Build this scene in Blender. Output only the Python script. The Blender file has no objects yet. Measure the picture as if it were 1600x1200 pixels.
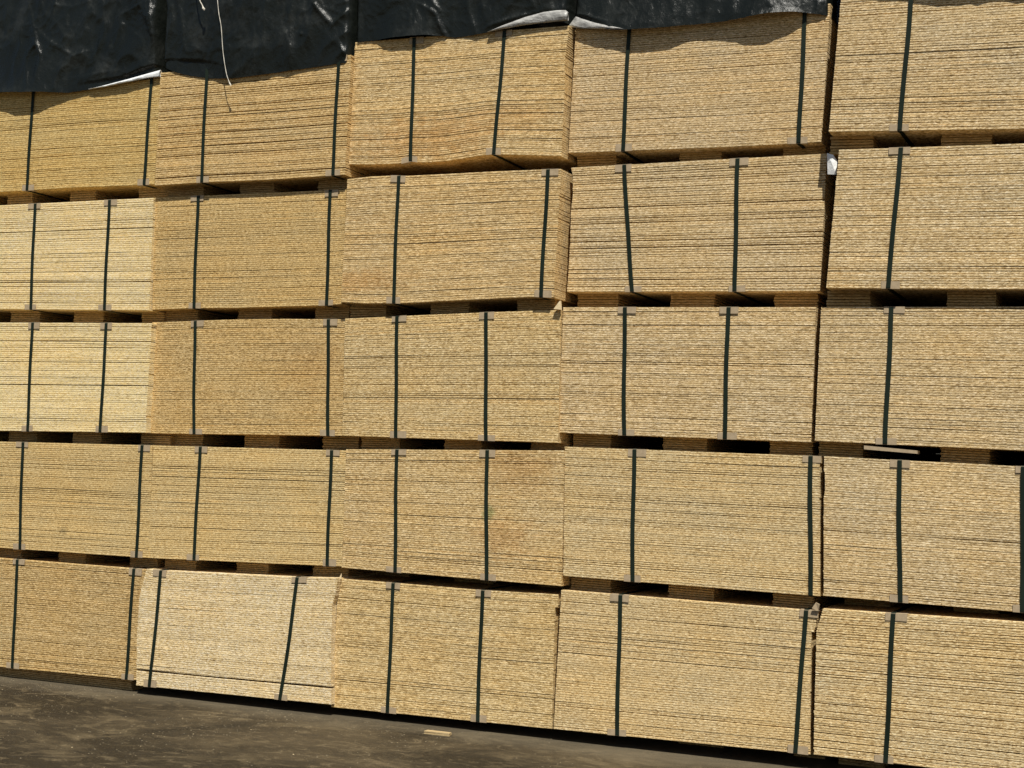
import bpy, math, random
from mathutils import Vector, Matrix, noise
from bisect import bisect_right

# ---------------------------------------------------------------- measured layout (metres, world space)
CAM = {'loc': (4.025316, -6.775547, 1.364133), 'r': (0.911764, 0.40895, 0.038025), 'u': (-0.013502, -0.062688, 0.997942), 'd': (-0.410492, 0.910401, 0.051636), 'lens': 52.1397}
SLOPE = 0.00673
BUNDLES = {
(1, 1): {'y': -0.005, 'bot': [(-2.5535, 2.8561), (-2.4419, 2.856), (-2.2248, 2.8569), (-1.8836, 2.86), (-1.3798, 2.854), (-1.3035, 2.8545)], 'top': [(-2.5414, 3.4991), (-1.2914, 3.4995)], 'left': [(0, -2.5535), (1, -2.5414)], 'right': [(0, -1.3035), (1, -1.2914)], 'straps': [(-2.2226, -2.2296), (-1.3552, -1.371)], 'bear': [(-2.4705, -2.2756), (-1.9922, -1.801), (-1.4883, -1.2789)], 'sb': 0.1},
(1, 2): {'y': -0.02, 'bot': [(-2.5326, 2.1503), (-2.3764, 2.1481), (-1.2826, 2.1329)], 'top': [(-2.5414, 2.771), (-2.4217, 2.7713), (-1.2914, 2.7743)], 'left': [(0, -2.5326), (1, -2.5414)], 'right': [(0, -1.2826), (1, -1.2914)], 'straps': [(-2.1467, -2.1366), (-1.599, -1.5948)], 'bear': [(-2.3837, -2.162), (-1.8972, -1.6807), (-1.4093, -1.2517)], 'sb': 0.1},
(1, 3): {'y': -0.03, 'bot': [(-2.4995, 1.423), (-2.3147, 1.426), (-1.2495, 1.4434)], 'top': [(-2.5025, 2.0677), (-2.3612, 2.0667), (-1.2525, 2.0592)], 'left': [(0, -2.4995), (1, -2.5025)], 'right': [(0.0, -1.2539), (0.181, -1.2586), (0.385, -1.2554), (0.795, -1.2535), (1.0, -1.2525)], 'straps': [(-2.1077, -2.1013), (-1.568, -1.5725)], 'bear': [(-2.3371, -2.1223), (-1.8502, -1.6449), (-1.3668, -1.1619)], 'sb': 0.1},
(1, 4): {'y': 0.0, 'bot': [(-2.4615, 0.7369), (-2.293, 0.7379), (-1.2115, 0.7443)], 'top': [(-2.4786, 1.3605), (-2.3382, 1.3619), (-1.2286, 1.3731)], 'left': [(0, -2.4615), (1, -2.4786)], 'right': [(0, -1.2115), (1, -1.2286)], 'straps': [(-2.1581, -2.1379), (-1.2953, -1.2961)], 'bear': [(-2.4317, -2.2155), (-1.9323, -1.7352), (-1.4191, -1.2269)], 'sb': 0.1},
(1, 5): {'y': 0.005, 'bot': [(-2.5064, 0.042), (-2.2475, 0.0462), (-1.2564, 0.0621)], 'top': [(-2.4833, 0.6774), (-2.2933, 0.6776), (-1.2333, 0.6786)], 'left': [(0, -2.5064), (1, -2.4833)], 'right': [(0, -1.2564), (1, -1.2333)], 'straps': [(-2.157, -2.1507), (-1.3128, -1.3271)], 'bear': [(-2.4955, -1.3355)], 'sb': 0.06},
(2, 1): {'y': -0.045, 'bot': [(-1.2671, 2.8382), (-0.9435, 2.8426), (-0.5052, 2.8379), (-0.098, 2.8443), (-0.0271, 2.8446)], 'top': [(-1.2685, 3.4832), (-0.0218, 3.4896)], 'left': [(0, -1.2671), (1, -1.2685)], 'right': [(0, -0.0271), (1, -0.0218)], 'straps': [(-0.9443, -0.9438), (-0.0931, -0.0981)], 'bear': [(-1.2602, -1.0076), (-0.7569, -0.5331), (-0.2533, -0.0327)], 'sb': 0.1},
(2, 2): {'y': 0, 'bot': [(-1.2762, 2.1386), (-0.9868, 2.1455), (-0.7008, 2.1451), (-0.1292, 2.1545), (-0.0387, 2.1606)], 'top': [(-1.3026, 2.7783), (-0.0423, 2.7747)], 'left': [(0, -1.2762), (1, -1.3026)], 'right': [(0, -0.0387), (1, -0.0423)], 'straps': [(-0.9944, -0.9869), (-0.1376, -0.1292)], 'bear': [(-1.2589, -1.0329), (-0.7648, -0.5452), (-0.2612, -0.0485)], 'sb': 0.1},
(2, 3): {'y': 0.015, 'bot': [(-1.2622, 1.4409), (-0.0081, 1.4614)], 'top': [(-1.2835, 2.0675), (-0.985, 2.0754), (-0.7077, 2.0831), (-0.4211, 2.0843), (-0.0238, 2.0801)], 'left': [(0, -1.2622), (1, -1.2835)], 'right': [(0, -0.0081), (1, -0.0238)], 'straps': [(-0.9851, -0.9561), (-0.1226, -0.0945)], 'bear': [(-1.1859, -0.9709), (-0.6925, -0.467), (-0.1861, 0.0322)], 'sb': 0.1},
(2, 4): {'y': 0.0, 'bot': [(-1.2203, 0.7438), (-0.9038, 0.7527), (-0.4207, 0.7638), (0.0316, 0.7772)], 'top': [(-1.2198, 1.3733), (0.028, 1.3844)], 'left': [(0, -1.2203), (1, -1.2198)], 'right': [(0, 0.0316), (1, 0.028)], 'straps': [(-0.8983, -0.9041), (-0.0578, -0.0541)], 'bear': [(-1.1792, -0.9655), (-0.693, -0.4852), (-0.2013, 0.0161)], 'sb': 0.1},
(2, 5): {'y': -0.03, 'bot': [(-1.2317, 0.0404), (0.0203, 0.0616)], 'top': [(-1.202, 0.6859), (-1.1014, 0.6836), (-0.2172, 0.7055), (0.0292, 0.7186)], 'left': [(0.0, -1.2317), (0.387, -1.2431), (0.716, -1.2433), (0.855, -1.2269), (1.0, -1.202)], 'right': [(0.0, 0.0203), (0.507, 0.0051), (0.787, 0.0015), (0.872, 0.018), (1.0, 0.0292)], 'straps': [(-1.101, -1.1401), (-0.2168, -0.2898)], 'bear': [(-1.3375, -1.1146), (-0.7674, -0.5563), (-0.2679, -0.0669)], 'sb': 0.3},
(3, 1): {'y': -0.01, 'bot': [(-0.0273, 2.9064), (0.1486, 2.898), (0.302, 2.8958), (0.3471, 2.9054), (0.4155, 2.8937), (0.52, 2.8937), (0.6669, 2.9065), (0.8006, 2.9196), (0.9974, 2.9048), (1.1968, 2.8899)], 'top': [(-0.0211, 3.5664), (1.2151, 3.5499)], 'left': [(0, -0.0273), (1, -0.0211)], 'right': [(0.0, 1.1968), (0.492, 1.2009), (0.759, 1.1973), (0.853, 1.2051), (1.0, 1.2151)], 'straps': [(0.3389, 0.3472), (0.8602, 0.8262)], 'bear': [(-0.1334, 0.09), (0.3475, 0.5794), (0.8802, 1.0924)], 'sb': 0.35},
(3, 2): {'y': -0.04, 'bot': [(-0.0191, 2.1661), (0.1442, 2.1562), (0.2625, 2.1585), (0.3533, 2.156), (0.539, 2.1643), (0.8466, 2.1744), (1.0923, 2.1831), (1.196, 2.1772)], 'top': [(-0.0132, 2.8209), (0.1419, 2.8295), (0.276, 2.8269), (0.3292, 2.8228), (0.5644, 2.8223), (0.8795, 2.8228), (1.2119, 2.8188)], 'left': [(0, -0.0191), (1, -0.0132)], 'right': [(0, 1.196), (1, 1.2119)], 'straps': [(0.2989, 0.3001), (1.1428, 1.1303)], 'bear': [(-0.0191, 0.1993), (0.4655, 0.6842), (0.9585, 1.1659)], 'sb': 0.1},
(3, 3): {'y': -0.005, 'bot': [(0.0037, 1.4611), (1.2338, 1.4607)], 'top': [(-0.0121, 2.0814), (0.3033, 2.0934), (0.8151, 2.1102), (1.2215, 2.1204)], 'left': [(0, 0.0037), (1, -0.0121)], 'right': [(0, 1.2338), (1, 1.2215)], 'straps': [(0.3035, 0.3258), (0.8153, 0.8428)], 'bear': [(0.0646, 0.2922), (0.5591, 0.7716), (1.0464, 1.2481)], 'sb': 0.1},
(3, 4): {'y': -0.005, 'bot': [(0.0349, 0.771), (1.2783, 0.7602)], 'top': [(0.0307, 1.3911), (1.2693, 1.4239)], 'left': [(0, 0.0349), (1, 0.0307)], 'right': [(0, 1.2783), (1, 1.2693)], 'straps': [(0.3365, 0.3555), (0.8523, 0.8765)], 'bear': [(-0.0102, 0.2278), (0.4985, 0.7247), (0.982, 1.1795)], 'sb': 0.4},
(3, 5): {'y': 0.01, 'bot': [(0.0011, 0.0411), (1.2488, 0.063)], 'top': [(0.0096, 0.7117), (0.3386, 0.7107), (0.8505, 0.7089), (1.2569, 0.7171)], 'left': [(0, 0.0011), (1, 0.0096)], 'right': [(0.0, 1.2488), (0.47, 1.2468), (0.898, 1.2425), (0.91, 1.2592), (1.0, 1.2569)], 'straps': [(0.3388, 0.3365), (0.8506, 0.8507)], 'bear': [(-0.0045, 0.1919), (0.5356, 0.7581), (1.0825, 1.258)], 'sb': 0.3},
(4, 1): {'y': 0.05, 'bot': [(1.2094, 2.9178), (1.5029, 2.9124), (2.0748, 2.9046), (2.3775, 2.9038), (2.4831, 2.9042)], 'top': [(1.2265, 3.5728), (2.509, 3.5592)], 'left': [(0, 1.2094), (1, 1.2265)], 'right': [(0, 2.4831), (1, 2.509)], 'straps': [(1.5149, 1.5031), (2.3905, 2.3774)], 'bear': [(1.2219, 1.4297), (1.7624, 1.9742), (2.2811, 2.4839)], 'sb': 0.1},
(4, 2): {'y': 0.045, 'bot': [(1.2318, 2.2156), (2.4974, 2.2033)], 'top': [(1.2351, 2.8409), (2.5126, 2.8473)], 'left': [(0.0, 1.2318), (0.39, 1.2396), (0.648, 1.2368), (0.777, 1.244), (0.932, 1.2402), (1.0, 1.2299)], 'right': [(0, 2.4974), (1, 2.5126)], 'straps': [(1.514, 1.5766), (2.0872, 2.0917)], 'bear': [(1.2517, 1.4679), (1.7384, 1.9593), (2.2588, 2.467)], 'sb': 0.1},
(4, 3): {'y': 0.01, 'bot': [(1.229, 1.5116), (2.483, 1.5012)], 'top': [(1.2286, 2.1347), (2.4895, 2.1249)], 'left': [(0, 1.229), (1, 1.2286)], 'right': [(0, 2.483), (1, 2.4895)], 'straps': [(1.5556, 1.5748), (2.0759, 2.0769)], 'bear': [(1.266, 1.4665), (1.7381, 1.9602), (2.2663, 2.4695)], 'sb': 0.1},
(4, 4): {'y': 0.0, 'bot': [(1.2845, 0.8102), (2.5457, 0.8011)], 'top': [(1.2699, 1.443), (2.5283, 1.4379)], 'left': [(0, 1.2845), (1, 1.2699)], 'right': [(0.0, 2.5457), (0.94, 2.5293), (0.959, 2.5349), (1.0, 2.5341)], 'straps': [(1.6331, 1.6461), (2.4871, 2.5048)], 'bear': [(1.2881, 1.4969), (1.7949, 2.0206), (2.3045, 2.4966)], 'sb': 0.1},
(4, 5): {'y': 0.0, 'bot': [(1.263, 0.066), (2.5217, 0.087)], 'top': [(1.277, 0.7411), (2.5388, 0.734)], 'left': [(0, 1.263), (1, 1.277)], 'right': [(0.0, 2.5217), (0.439, 2.5138), (0.849, 2.5122), (0.86, 2.5267), (1.0, 2.5388)], 'straps': [(1.5866, 1.5944), (2.4862, 2.4545)], 'bear': [(1.2664, 1.4721), (1.805, 2.0309), (2.3747, 2.5266)], 'sb': 0.3},
(5, 1): {'y': -0.08, 'bot': [(2.5464, 2.9204), (3.3945, 2.8862), (3.7964, 2.87)], 'top': [(2.5887, 3.5954), (3.8387, 3.5727)], 'left': [(0, 2.5464), (1, 2.5887)], 'right': [(0, 3.7964), (1, 3.8387)], 'straps': [(2.9046, 2.8656), (3.546, 3.536)], 'bear': [(2.5332, 2.7301), (3.0322, 3.2503), (3.4917, 3.7002)], 'sb': 0.1},
(5, 2): {'y': -0.075, 'bot': [(2.5531, 2.2028), (3.4075, 2.186), (3.8031, 2.1782)], 'top': [(2.5944, 2.8361), (3.3953, 2.8227), (3.8444, 2.8152)], 'left': [(0, 2.5531), (1, 2.5944)], 'right': [(0, 3.8031), (1, 3.8444)], 'straps': [(2.8722, 2.8315), (3.553, 3.543)], 'bear': [(2.5347, 2.7334), (3.0729, 3.2834), (3.5566, 3.7623)], 'sb': 0.1},
(5, 3): {'y': -0.03, 'bot': [(2.5096, 1.5068), (3.4168, 1.4919), (3.7596, 1.4863)], 'top': [(2.5221, 2.1202), (3.4048, 2.1162), (3.7721, 2.1145)], 'left': [(0, 2.5096), (1, 2.5221)], 'right': [(0, 3.7596), (1, 3.7721)], 'straps': [(2.8395, 2.8265), (3.51, 3.5)], 'bear': [(2.5065, 2.7088), (3.0549, 3.2632), (3.5398, 3.7461)], 'sb': 0.1},
(5, 4): {'y': -0.02, 'bot': [(2.5674, 0.8069), (3.4292, 0.7977), (3.8174, 0.7936)], 'top': [(2.5561, 1.4384), (3.4172, 1.4231), (3.8061, 1.4162)], 'left': [(0.0, 2.5674), (0.691, 2.5555), (0.761, 2.5602), (0.867, 2.5584), (0.898, 2.552), (1.0, 2.5532)], 'right': [(0, 3.8174), (1, 3.8061)], 'straps': [(2.8911, 2.9089), (3.4149, 3.4236)], 'bear': [(2.6043, 2.8112), (3.0982, 3.2934), (3.6176, 3.7749)], 'sb': 0.3},
(5, 5): {'y': -0.03, 'bot': [(2.5428, 0.0943), (3.7928, 0.0977)], 'top': [(2.5538, 0.749), (3.4309, 0.7577), (3.8038, 0.7614)], 'left': [(0.0, 2.5428), (0.563, 2.5413), (0.848, 2.5419), (1.0, 2.5683)], 'right': [(0, 3.7928), (1, 3.8038)], 'straps': [(2.8813, 2.8637), (3.543, 3.533)], 'bear': [(2.6068, 2.811), (3.0943, 3.287), (3.581, 3.7626)], 'sb': 0.25},
(0, 1): {'y': 0.02, 'bot': [(-3.8155, 2.8531), (-2.5655, 2.8551)], 'top': [(-3.8034, 3.4961), (-2.5534, 3.4981)], 'left': [(0, -3.8155), (1, -3.8034)], 'right': [(0, -2.5655), (1, -2.5534)], 'straps': [(-3.4846, -3.4916), (-2.6172, -2.633)], 'bear': [(-3.8055, -3.6155), (-3.2855, -3.0855), (-2.7655, -2.5755)], 'sb': 0.1},
(0, 2): {'y': 0.02, 'bot': [(-3.7946, 2.1473), (-2.5446, 2.1493)], 'top': [(-3.8034, 2.768), (-2.5534, 2.77)], 'left': [(0, -3.7946), (1, -3.8034)], 'right': [(0, -2.5446), (1, -2.5534)], 'straps': [(-3.4087, -3.3986), (-2.861, -2.8568)], 'bear': [(-3.7846, -3.5946), (-3.2646, -3.0646), (-2.7446, -2.5546)], 'sb': 0.1},
(0, 3): {'y': 0.02, 'bot': [(-3.7615, 1.42), (-2.5115, 1.422)], 'top': [(-3.7645, 2.0647), (-2.5145, 2.0667)], 'left': [(0, -3.7615), (1, -3.7645)], 'right': [(0, -2.5115), (1, -2.5145)], 'straps': [(-3.3697, -3.3633), (-2.83, -2.8345)], 'bear': [(-3.7515, -3.5615), (-3.2315, -3.0315), (-2.7115, -2.5215)], 'sb': 0.1},
(0, 4): {'y': 0.02, 'bot': [(-3.7235, 0.7339), (-2.4735, 0.7359)], 'top': [(-3.7406, 1.3575), (-2.4906, 1.3595)], 'left': [(0, -3.7235), (1, -3.7406)], 'right': [(0, -2.4735), (1, -2.4906)], 'straps': [(-3.4201, -3.3999), (-2.5573, -2.5581)], 'bear': [(-3.7135, -3.5235), (-3.1935, -2.9935), (-2.6735, -2.4835)], 'sb': 0.1},
(0, 5): {'y': 0.02, 'bot': [(-3.7684, 0.039), (-2.5184, 0.041)], 'top': [(-3.7453, 0.6744), (-2.4953, 0.6764)], 'left': [(0, -3.7684), (1, -3.7453)], 'right': [(0, -2.5184), (1, -2.4953)], 'straps': [(-3.419, -3.4127), (-2.5748, -2.5891)], 'bear': [(-3.7584, -3.5684), (-3.2384, -3.0384), (-2.7184, -2.5284)], 'sb': 0.1},
}
TARPS = {
1: {'y': -0.006, 'edge': [(-2.561, 3.4386, 0.05), (-2.4229, 3.4486, 0.065), (-2.2694, 3.435, 0.07), (-2.1341, 3.4306, 0.058), (-2.0552, 3.4263, 0.038), (-1.9473, 3.4186, 0.024), (-1.8138, 3.4279, 0.026), (-1.7162, 3.4362, 0.026), (-1.551, 3.4546, 0.026), (-1.4407, 3.4626, 0.022), (-1.2762, 3.4697, 0.02)], 'xl': -2.561, 'xr': -1.3148, 'crease': [((-2.3319, 3.8979), (-2.318, 3.772), 0.006, 0.012), ((-2.29, 4.0032), (-2.2112, 3.7903), 0.012, 0.02), ((-2.2112, 3.7903), (-2.1535, 3.6619), 0.012, 0.014), ((-2.1831, 3.8073), (-2.0593, 3.7006), 0.008, 0.012), ((-2.1209, 3.7518), (-1.9113, 3.6353), 0.012, 0.016), ((-1.9113, 3.6353), (-1.7947, 3.6603), 0.008, 0.012), ((-1.5885, 3.8545), (-1.409, 3.9093), 0.012, 0.014), ((-1.3725, 3.9059), (-1.2972, 3.5614), 0.022, 0.012), ((-1.4078, 3.8905), (-1.3416, 3.6985), 0.012, 0.014), ((-1.4275, 3.6982), (-1.4055, 3.6367), 0.006, 0.01), ((-2.1535, 3.6619), (-2.1816, 3.5059), 0.008, 0.012), ((-2.2729, 3.6209), (-2.2866, 3.4669), 0.006, 0.02), ((-1.9261, 3.503), (-1.6228, 3.5263), 0.006, 0.012), ((-2.1014, 3.9623), (-1.9552, 3.9334), 0.01, 0.012), ((-1.9552, 3.9334), (-1.7913, 3.964), 0.01, 0.012), ((-1.5661, 3.7923), (-1.4275, 3.6982), 0.006, 0.012)], 'step': ([(-1.9304, 3.4678), (-1.7422, 3.4734), (-1.5579, 3.4865), (-1.4457, 3.5155), (-1.2813, 3.5512)], 0.0, 0.02), 'hem': [[(-1.8257, 3.4284, 0.016), (-1.6953, 3.4424, 0.022), (-1.5093, 3.4675, 0.026), (-1.3794, 3.4912, 0.02), (-1.2847, 3.5075, 0.016)], [(-1.7929, 3.4299, 0.016), (-1.6699, 3.4345, 0.024), (-1.505, 3.4495, 0.03), (-1.3746, 3.4639, 0.024), (-1.2703, 3.4685, 0.02)]]},
2: {'y': -0.046, 'edge': [(-1.2367, 3.5137, 0.012), (-1.209, 3.497, 0.012), (-1.1503, 3.4743, 0.012), (-1.0612, 3.4496, 0.012), (-0.9297, 3.4256, 0.012), (-0.7794, 3.4112, 0.012), (-0.6115, 3.4169, 0.012), (-0.2455, 3.4361, 0.01), (-0.0132, 3.4501, 0.008)], 'xl': -1.2608, 'xr': -0.0268, 'crease': [((-0.2625, 3.7973), (-0.135, 3.6564), 0.02, 0.014), ((-0.135, 3.6564), (-0.0287, 3.7442), 0.016, 0.012), ((-0.4253, 3.6463), (-0.3876, 3.555), 0.012, 0.014), ((-0.3876, 3.555), (-0.3937, 3.4392), 0.01, 0.016), ((-0.3081, 3.7418), (-0.2689, 3.6119), 0.008, 0.012), ((-0.8622, 3.5932), (-0.7514, 3.6669), 0.005, 0.015), ((-0.0987, 3.5664), (-0.0344, 3.4677), 0.012, 0.01), ((-0.6392, 3.8433), (-0.6222, 3.5382), 0.003, 0.004), ((-0.6222, 3.5382), (-0.6296, 3.4462), 0.003, 0.004), ((-1.2428, 3.9002), (-1.222, 3.5598), 0.003, 0.004), ((-0.4412, 3.7892), (-0.4583, 3.6491), 0.006, 0.01), ((-1.1902, 3.6197), (-0.8696, 3.7203), 0.004, 0.02), ((-0.8616, 3.5823), (-0.5445, 3.5641), 0.004, 0.02), ((-0.3429, 3.6322), (-0.3014, 3.6147), 0.01, 0.006), ((-0.0427, 3.7871), (-0.0298, 3.4535), 0.014, 0.008)], 'step': ([(-1.2413, 3.545), (-1.2064, 3.5533), (-1.0385, 3.533), (-0.9078, 3.5157), (-0.8298, 3.4989)], 0.022, 0.0)},
3: {'y': -0.011, 'edge': [(-0.0095, 3.5654, 0.012), (0.0962, 3.5636, 0.012), (0.1722, 3.5626, 0.03), (0.2533, 3.5638, 0.038), (0.3342, 3.5632, 0.04), (0.4329, 3.56, 0.034), (0.5273, 3.5498, 0.006), (0.5686, 3.5396, 0.006), (0.6993, 3.542, 0.018), (0.7626, 3.5478, 0.014), (0.8833, 3.5678, 0.012), (1.0172, 3.5732, 0.01), (1.2084, 3.5701, 0.008)], 'xl': -0.028, 'xr': 1.2078, 'crease': [((0.4365, 3.7526), (0.5076, 3.6714), 0.014, 0.012), ((0.3771, 3.7309), (0.4701, 3.6748), 0.012, 0.012), ((0.4701, 3.6748), (0.5241, 3.5551), 0.022, 0.014), ((0.3011, 3.7311), (0.3385, 3.5843), 0.006, 0.02), ((0.5641, 3.7405), (0.5654, 3.5449), 0.003, 0.004), ((0.814, 3.717), (0.8124, 3.584), 0.003, 0.004), ((0.7728, 3.5808), (0.9683, 3.6232), 0.012, 0.012), ((0.0093, 3.7581), (0.0062, 3.5848), 0.008, 0.012), ((1.0184, 3.6977), (1.031, 3.6472), 0.006, 0.01), ((1.1143, 3.6723), (1.1227, 3.6355), 0.005, 0.01)], 'step': ([(0.7757, 3.5616), (0.8469, 3.5819), (0.9809, 3.6162), (1.0822, 3.6333), (1.2142, 3.6342)], 0.0, 0.012), 'hem': [[(0.7763, 3.5482, 0.024), (0.8483, 3.5713, 0.026), (0.9813, 3.6063, 0.024), (1.0818, 3.6241, 0.022), (1.1514, 3.6259, 0.022), (1.2, 3.6231, 0.022), (1.2136, 3.6095, 0.02)], [(0.7656, 3.5441, 0.024), (0.8552, 3.5547, 0.024), (0.983, 3.5651, 0.024), (1.084, 3.5683, 0.022), (1.1537, 3.5687, 0.022), (1.2014, 3.5684, 0.02), (1.2178, 3.5691, 0.018)]]},
4: {'y': 0.049, 'edge': [(1.2063, 3.5576, 0.01), (1.2652, 3.5414, 0.026), (1.3839, 3.5217, 0.048), (1.505, 3.506, 0.055), (1.7347, 3.5004, 0.05), (1.819, 3.5054, 0.04), (1.8816, 3.5048, 0.034), (1.9956, 3.505, 0.042), (2.0998, 3.5106, 0.055), (2.2003, 3.5182, 0.072), (2.2622, 3.5212, 0.074), (2.3375, 3.5221, 0.058), (2.3959, 3.5175, 0.035), (2.476, 3.5043, 0.014), (2.5112, 3.4992, 0.01)], 'xl': 1.2073, 'xr': 2.5161, 'crease': [((2.4558, 3.5805), (2.4637, 3.5126), 0.008, 0.01), ((2.4011, 3.5856), (2.4027, 3.5303), 0.006, 0.012), ((1.8279, 3.6396), (1.8156, 3.5203), 0.008, 0.02), ((2.0529, 3.6184), (2.0239, 3.5335), 0.008, 0.03), ((1.8701, 3.6356), (1.874, 3.5184), 0.003, 0.004), ((2.492, 3.577), (2.497, 3.5035), 0.01, 0.007), ((1.2415, 3.6228), (1.4159, 3.5488), 0.01, 0.01), ((1.5969, 3.6614), (1.6348, 3.5297), 0.006, 0.03), ((2.2257, 3.6021), (2.2429, 3.5448), 0.01, 0.03)], 'step': ([(1.2089, 3.5937), (1.2496, 3.6162), (1.406, 3.5568), (1.5254, 3.5207)], 0.01, 0.0), 'hem': [[(1.2022, 3.5687, 0.022), (1.2328, 3.6047, 0.024), (1.2617, 3.5917, 0.026), (1.3432, 3.5583, 0.038), (1.4305, 3.5334, 0.042), (1.5086, 3.5138, 0.042)], [(1.2028, 3.5523, 0.022), (1.2367, 3.5444, 0.028), (1.2808, 3.5357, 0.034), (1.3451, 3.5268, 0.04), (1.4311, 3.5172, 0.042), (1.5155, 3.5084, 0.042)]]},
5: {'y': -0.081, 'edge': [(2.5859, 3.5762, 0.02), (2.8948, 3.543, 0.03), (3.0221, 3.5326, 0.042), (3.1185, 3.5226, 0.044), (3.2794, 3.5049, 0.032), (3.6455, 3.4698, 0.03), (3.7973, 3.455, 0.03)], 'xl': 2.5895, 'xr': 3.8083, 'crease': []},
}
EXTRA = {'rope': [(-0.8769, 3.9897), (-0.862, 3.8803), (-0.8428, 3.7707), (-0.8212, 3.69), (-0.8005, 3.5524), (-0.7726, 3.4362), (-0.753, 3.3885), (-0.7343, 3.3552)], 'rope2': [(-0.9931, 3.9958), (-0.9747, 3.9036), (-0.9585, 3.848), (-0.9395, 3.8174), (-0.9249, 3.7872)], 'tag': [(2.5256, 2.8374), (2.5554, 2.8269), (2.5739, 2.7992), (2.5727, 2.7337), (2.5312, 2.7385)], 'slip': [(2.7338, 1.4931), (2.9676, 1.4775), (2.9679, 1.4633), (2.7342, 1.4758)], 'splint': [(0.0317, 0.741), (0.0293, 0.7108)], 'wedge': [(1.226, 2.1633), (1.1933, 2.1221), (1.2312, 2.1187)], 'offcut': [(0.654, -0.155, 0.004), (0.785, -0.149, 0.005), (0.818, -0.208, 0.006), (0.701, -0.247, 0.005)], 'tatter': [(2.515, 0.7467), (2.5445, 0.7374), (2.5496, 0.7667), (2.5318, 0.7741)]}


random.seed(7)
scene = bpy.context.scene
COL = scene.collection

# ---------------------------------------------------------------- camera
cd = bpy.data.cameras.new('camera'); cam = bpy.data.objects.new('camera', cd); COL.objects.link(cam)
r, u, d = Vector(CAM['r']), Vector(CAM['u']), Vector(CAM['d'])
cam.matrix_world = Matrix(((r.x, u.x, -d.x, CAM['loc'][0]), (r.y, u.y, -d.y, CAM['loc'][1]),
                           (r.z, u.z, -d.z, CAM['loc'][2]), (0, 0, 0, 1)))
cd.lens = CAM['lens']; cd.sensor_width = 36; cd.clip_end = 500; cd.clip_start = 0.05
scene.camera = cam

# ---------------------------------------------------------------- daylight
SUN_EL, SUN_AZ = 58.0, 30.0            # azimuth measured from the wall's normal (-Y) towards +X
w = bpy.data.worlds.new('World'); scene.world = w; w.use_nodes = True
nt = w.node_tree; bg = nt.nodes['Background']; sky = nt.nodes.new('ShaderNodeTexSky')
sky.sky_type = 'NISHITA'; sky.sun_disc = False
sky.sun_elevation = math.radians(SUN_EL); sky.sun_rotation = math.radians(180 - SUN_AZ)
nt.links.new(sky.outputs[0], bg.inputs[0]); bg.inputs[1].default_value = 0.05
sd = bpy.data.lights.new('sun', 'SUN'); sd.energy = 4.6; sd.angle = math.radians(0.5); sd.color = (1, .965, .88)
so = bpy.data.objects.new('sun', sd); COL.objects.link(so)
ce = math.cos(math.radians(SUN_EL))
tosun = Vector((ce*math.sin(math.radians(SUN_AZ)), -ce*math.cos(math.radians(SUN_AZ)), math.sin(math.radians(SUN_EL))))
so.rotation_euler = tosun.to_track_quat('Z', 'Y').to_euler(); so.location = (3, -8, 12)
vs = scene.view_settings; vs.view_transform = 'Standard'; vs.look = 'None'; vs.gamma = 1
vs.exposure = 0.34; vs.use_curve_mapping = False

# ---------------------------------------------------------------- helpers
def lerp(a, b, t): return a + (b-a)*t
def sm(a, b, x):
    t = max(0, min(1, (x-a)/(b-a))); return t*t*(3-2*t)
def pl(P, x, j=1):
    """piecewise linear lookup of column j against column 0, extrapolated flat-slope"""
    if x <= P[0][0]:
        a, b = P[0], P[1]
    elif x >= P[-1][0]:
        a, b = P[-2], P[-1]
    else:
        i = bisect_right([q[0] for q in P], x); a, b = P[i-1], P[i]
    if b[0] == a[0]: return a[j]
    return a[j] + (b[j]-a[j])*(x-a[0])/(b[0]-a[0])
def plc(P, x, j=1): return pl(P, max(P[0][0], min(P[-1][0], x)), j)
def smooth_pl(P, x, j=1, h=.02):
    return (plc(P, x-h, j) + 2*plc(P, x, j) + plc(P, x+h, j) + plc(P, x-h/2, j) + plc(P, x+h/2, j))/6

def mesh_obj(name, V, F, mat, parent=None, smooth=False, mats=None, fm=None):
    me = bpy.data.meshes.new(name); me.from_pydata(V, [], F)
    for m in (mats or [mat]): me.materials.append(m)
    if fm: me.polygons.foreach_set('material_index', fm)
    if smooth: me.polygons.foreach_set('use_smooth', [True]*len(F))
    me.update()
    o = bpy.data.objects.new(name, me); COL.objects.link(o)
    if parent: o.parent = parent
    return o
def tag(o, label, cat=None, group=None, kind=None):
    if label: o['label'] = label
    if cat: o['category'] = cat
    if group: o['group'] = group
    if kind: o['kind'] = kind
    return o

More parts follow.
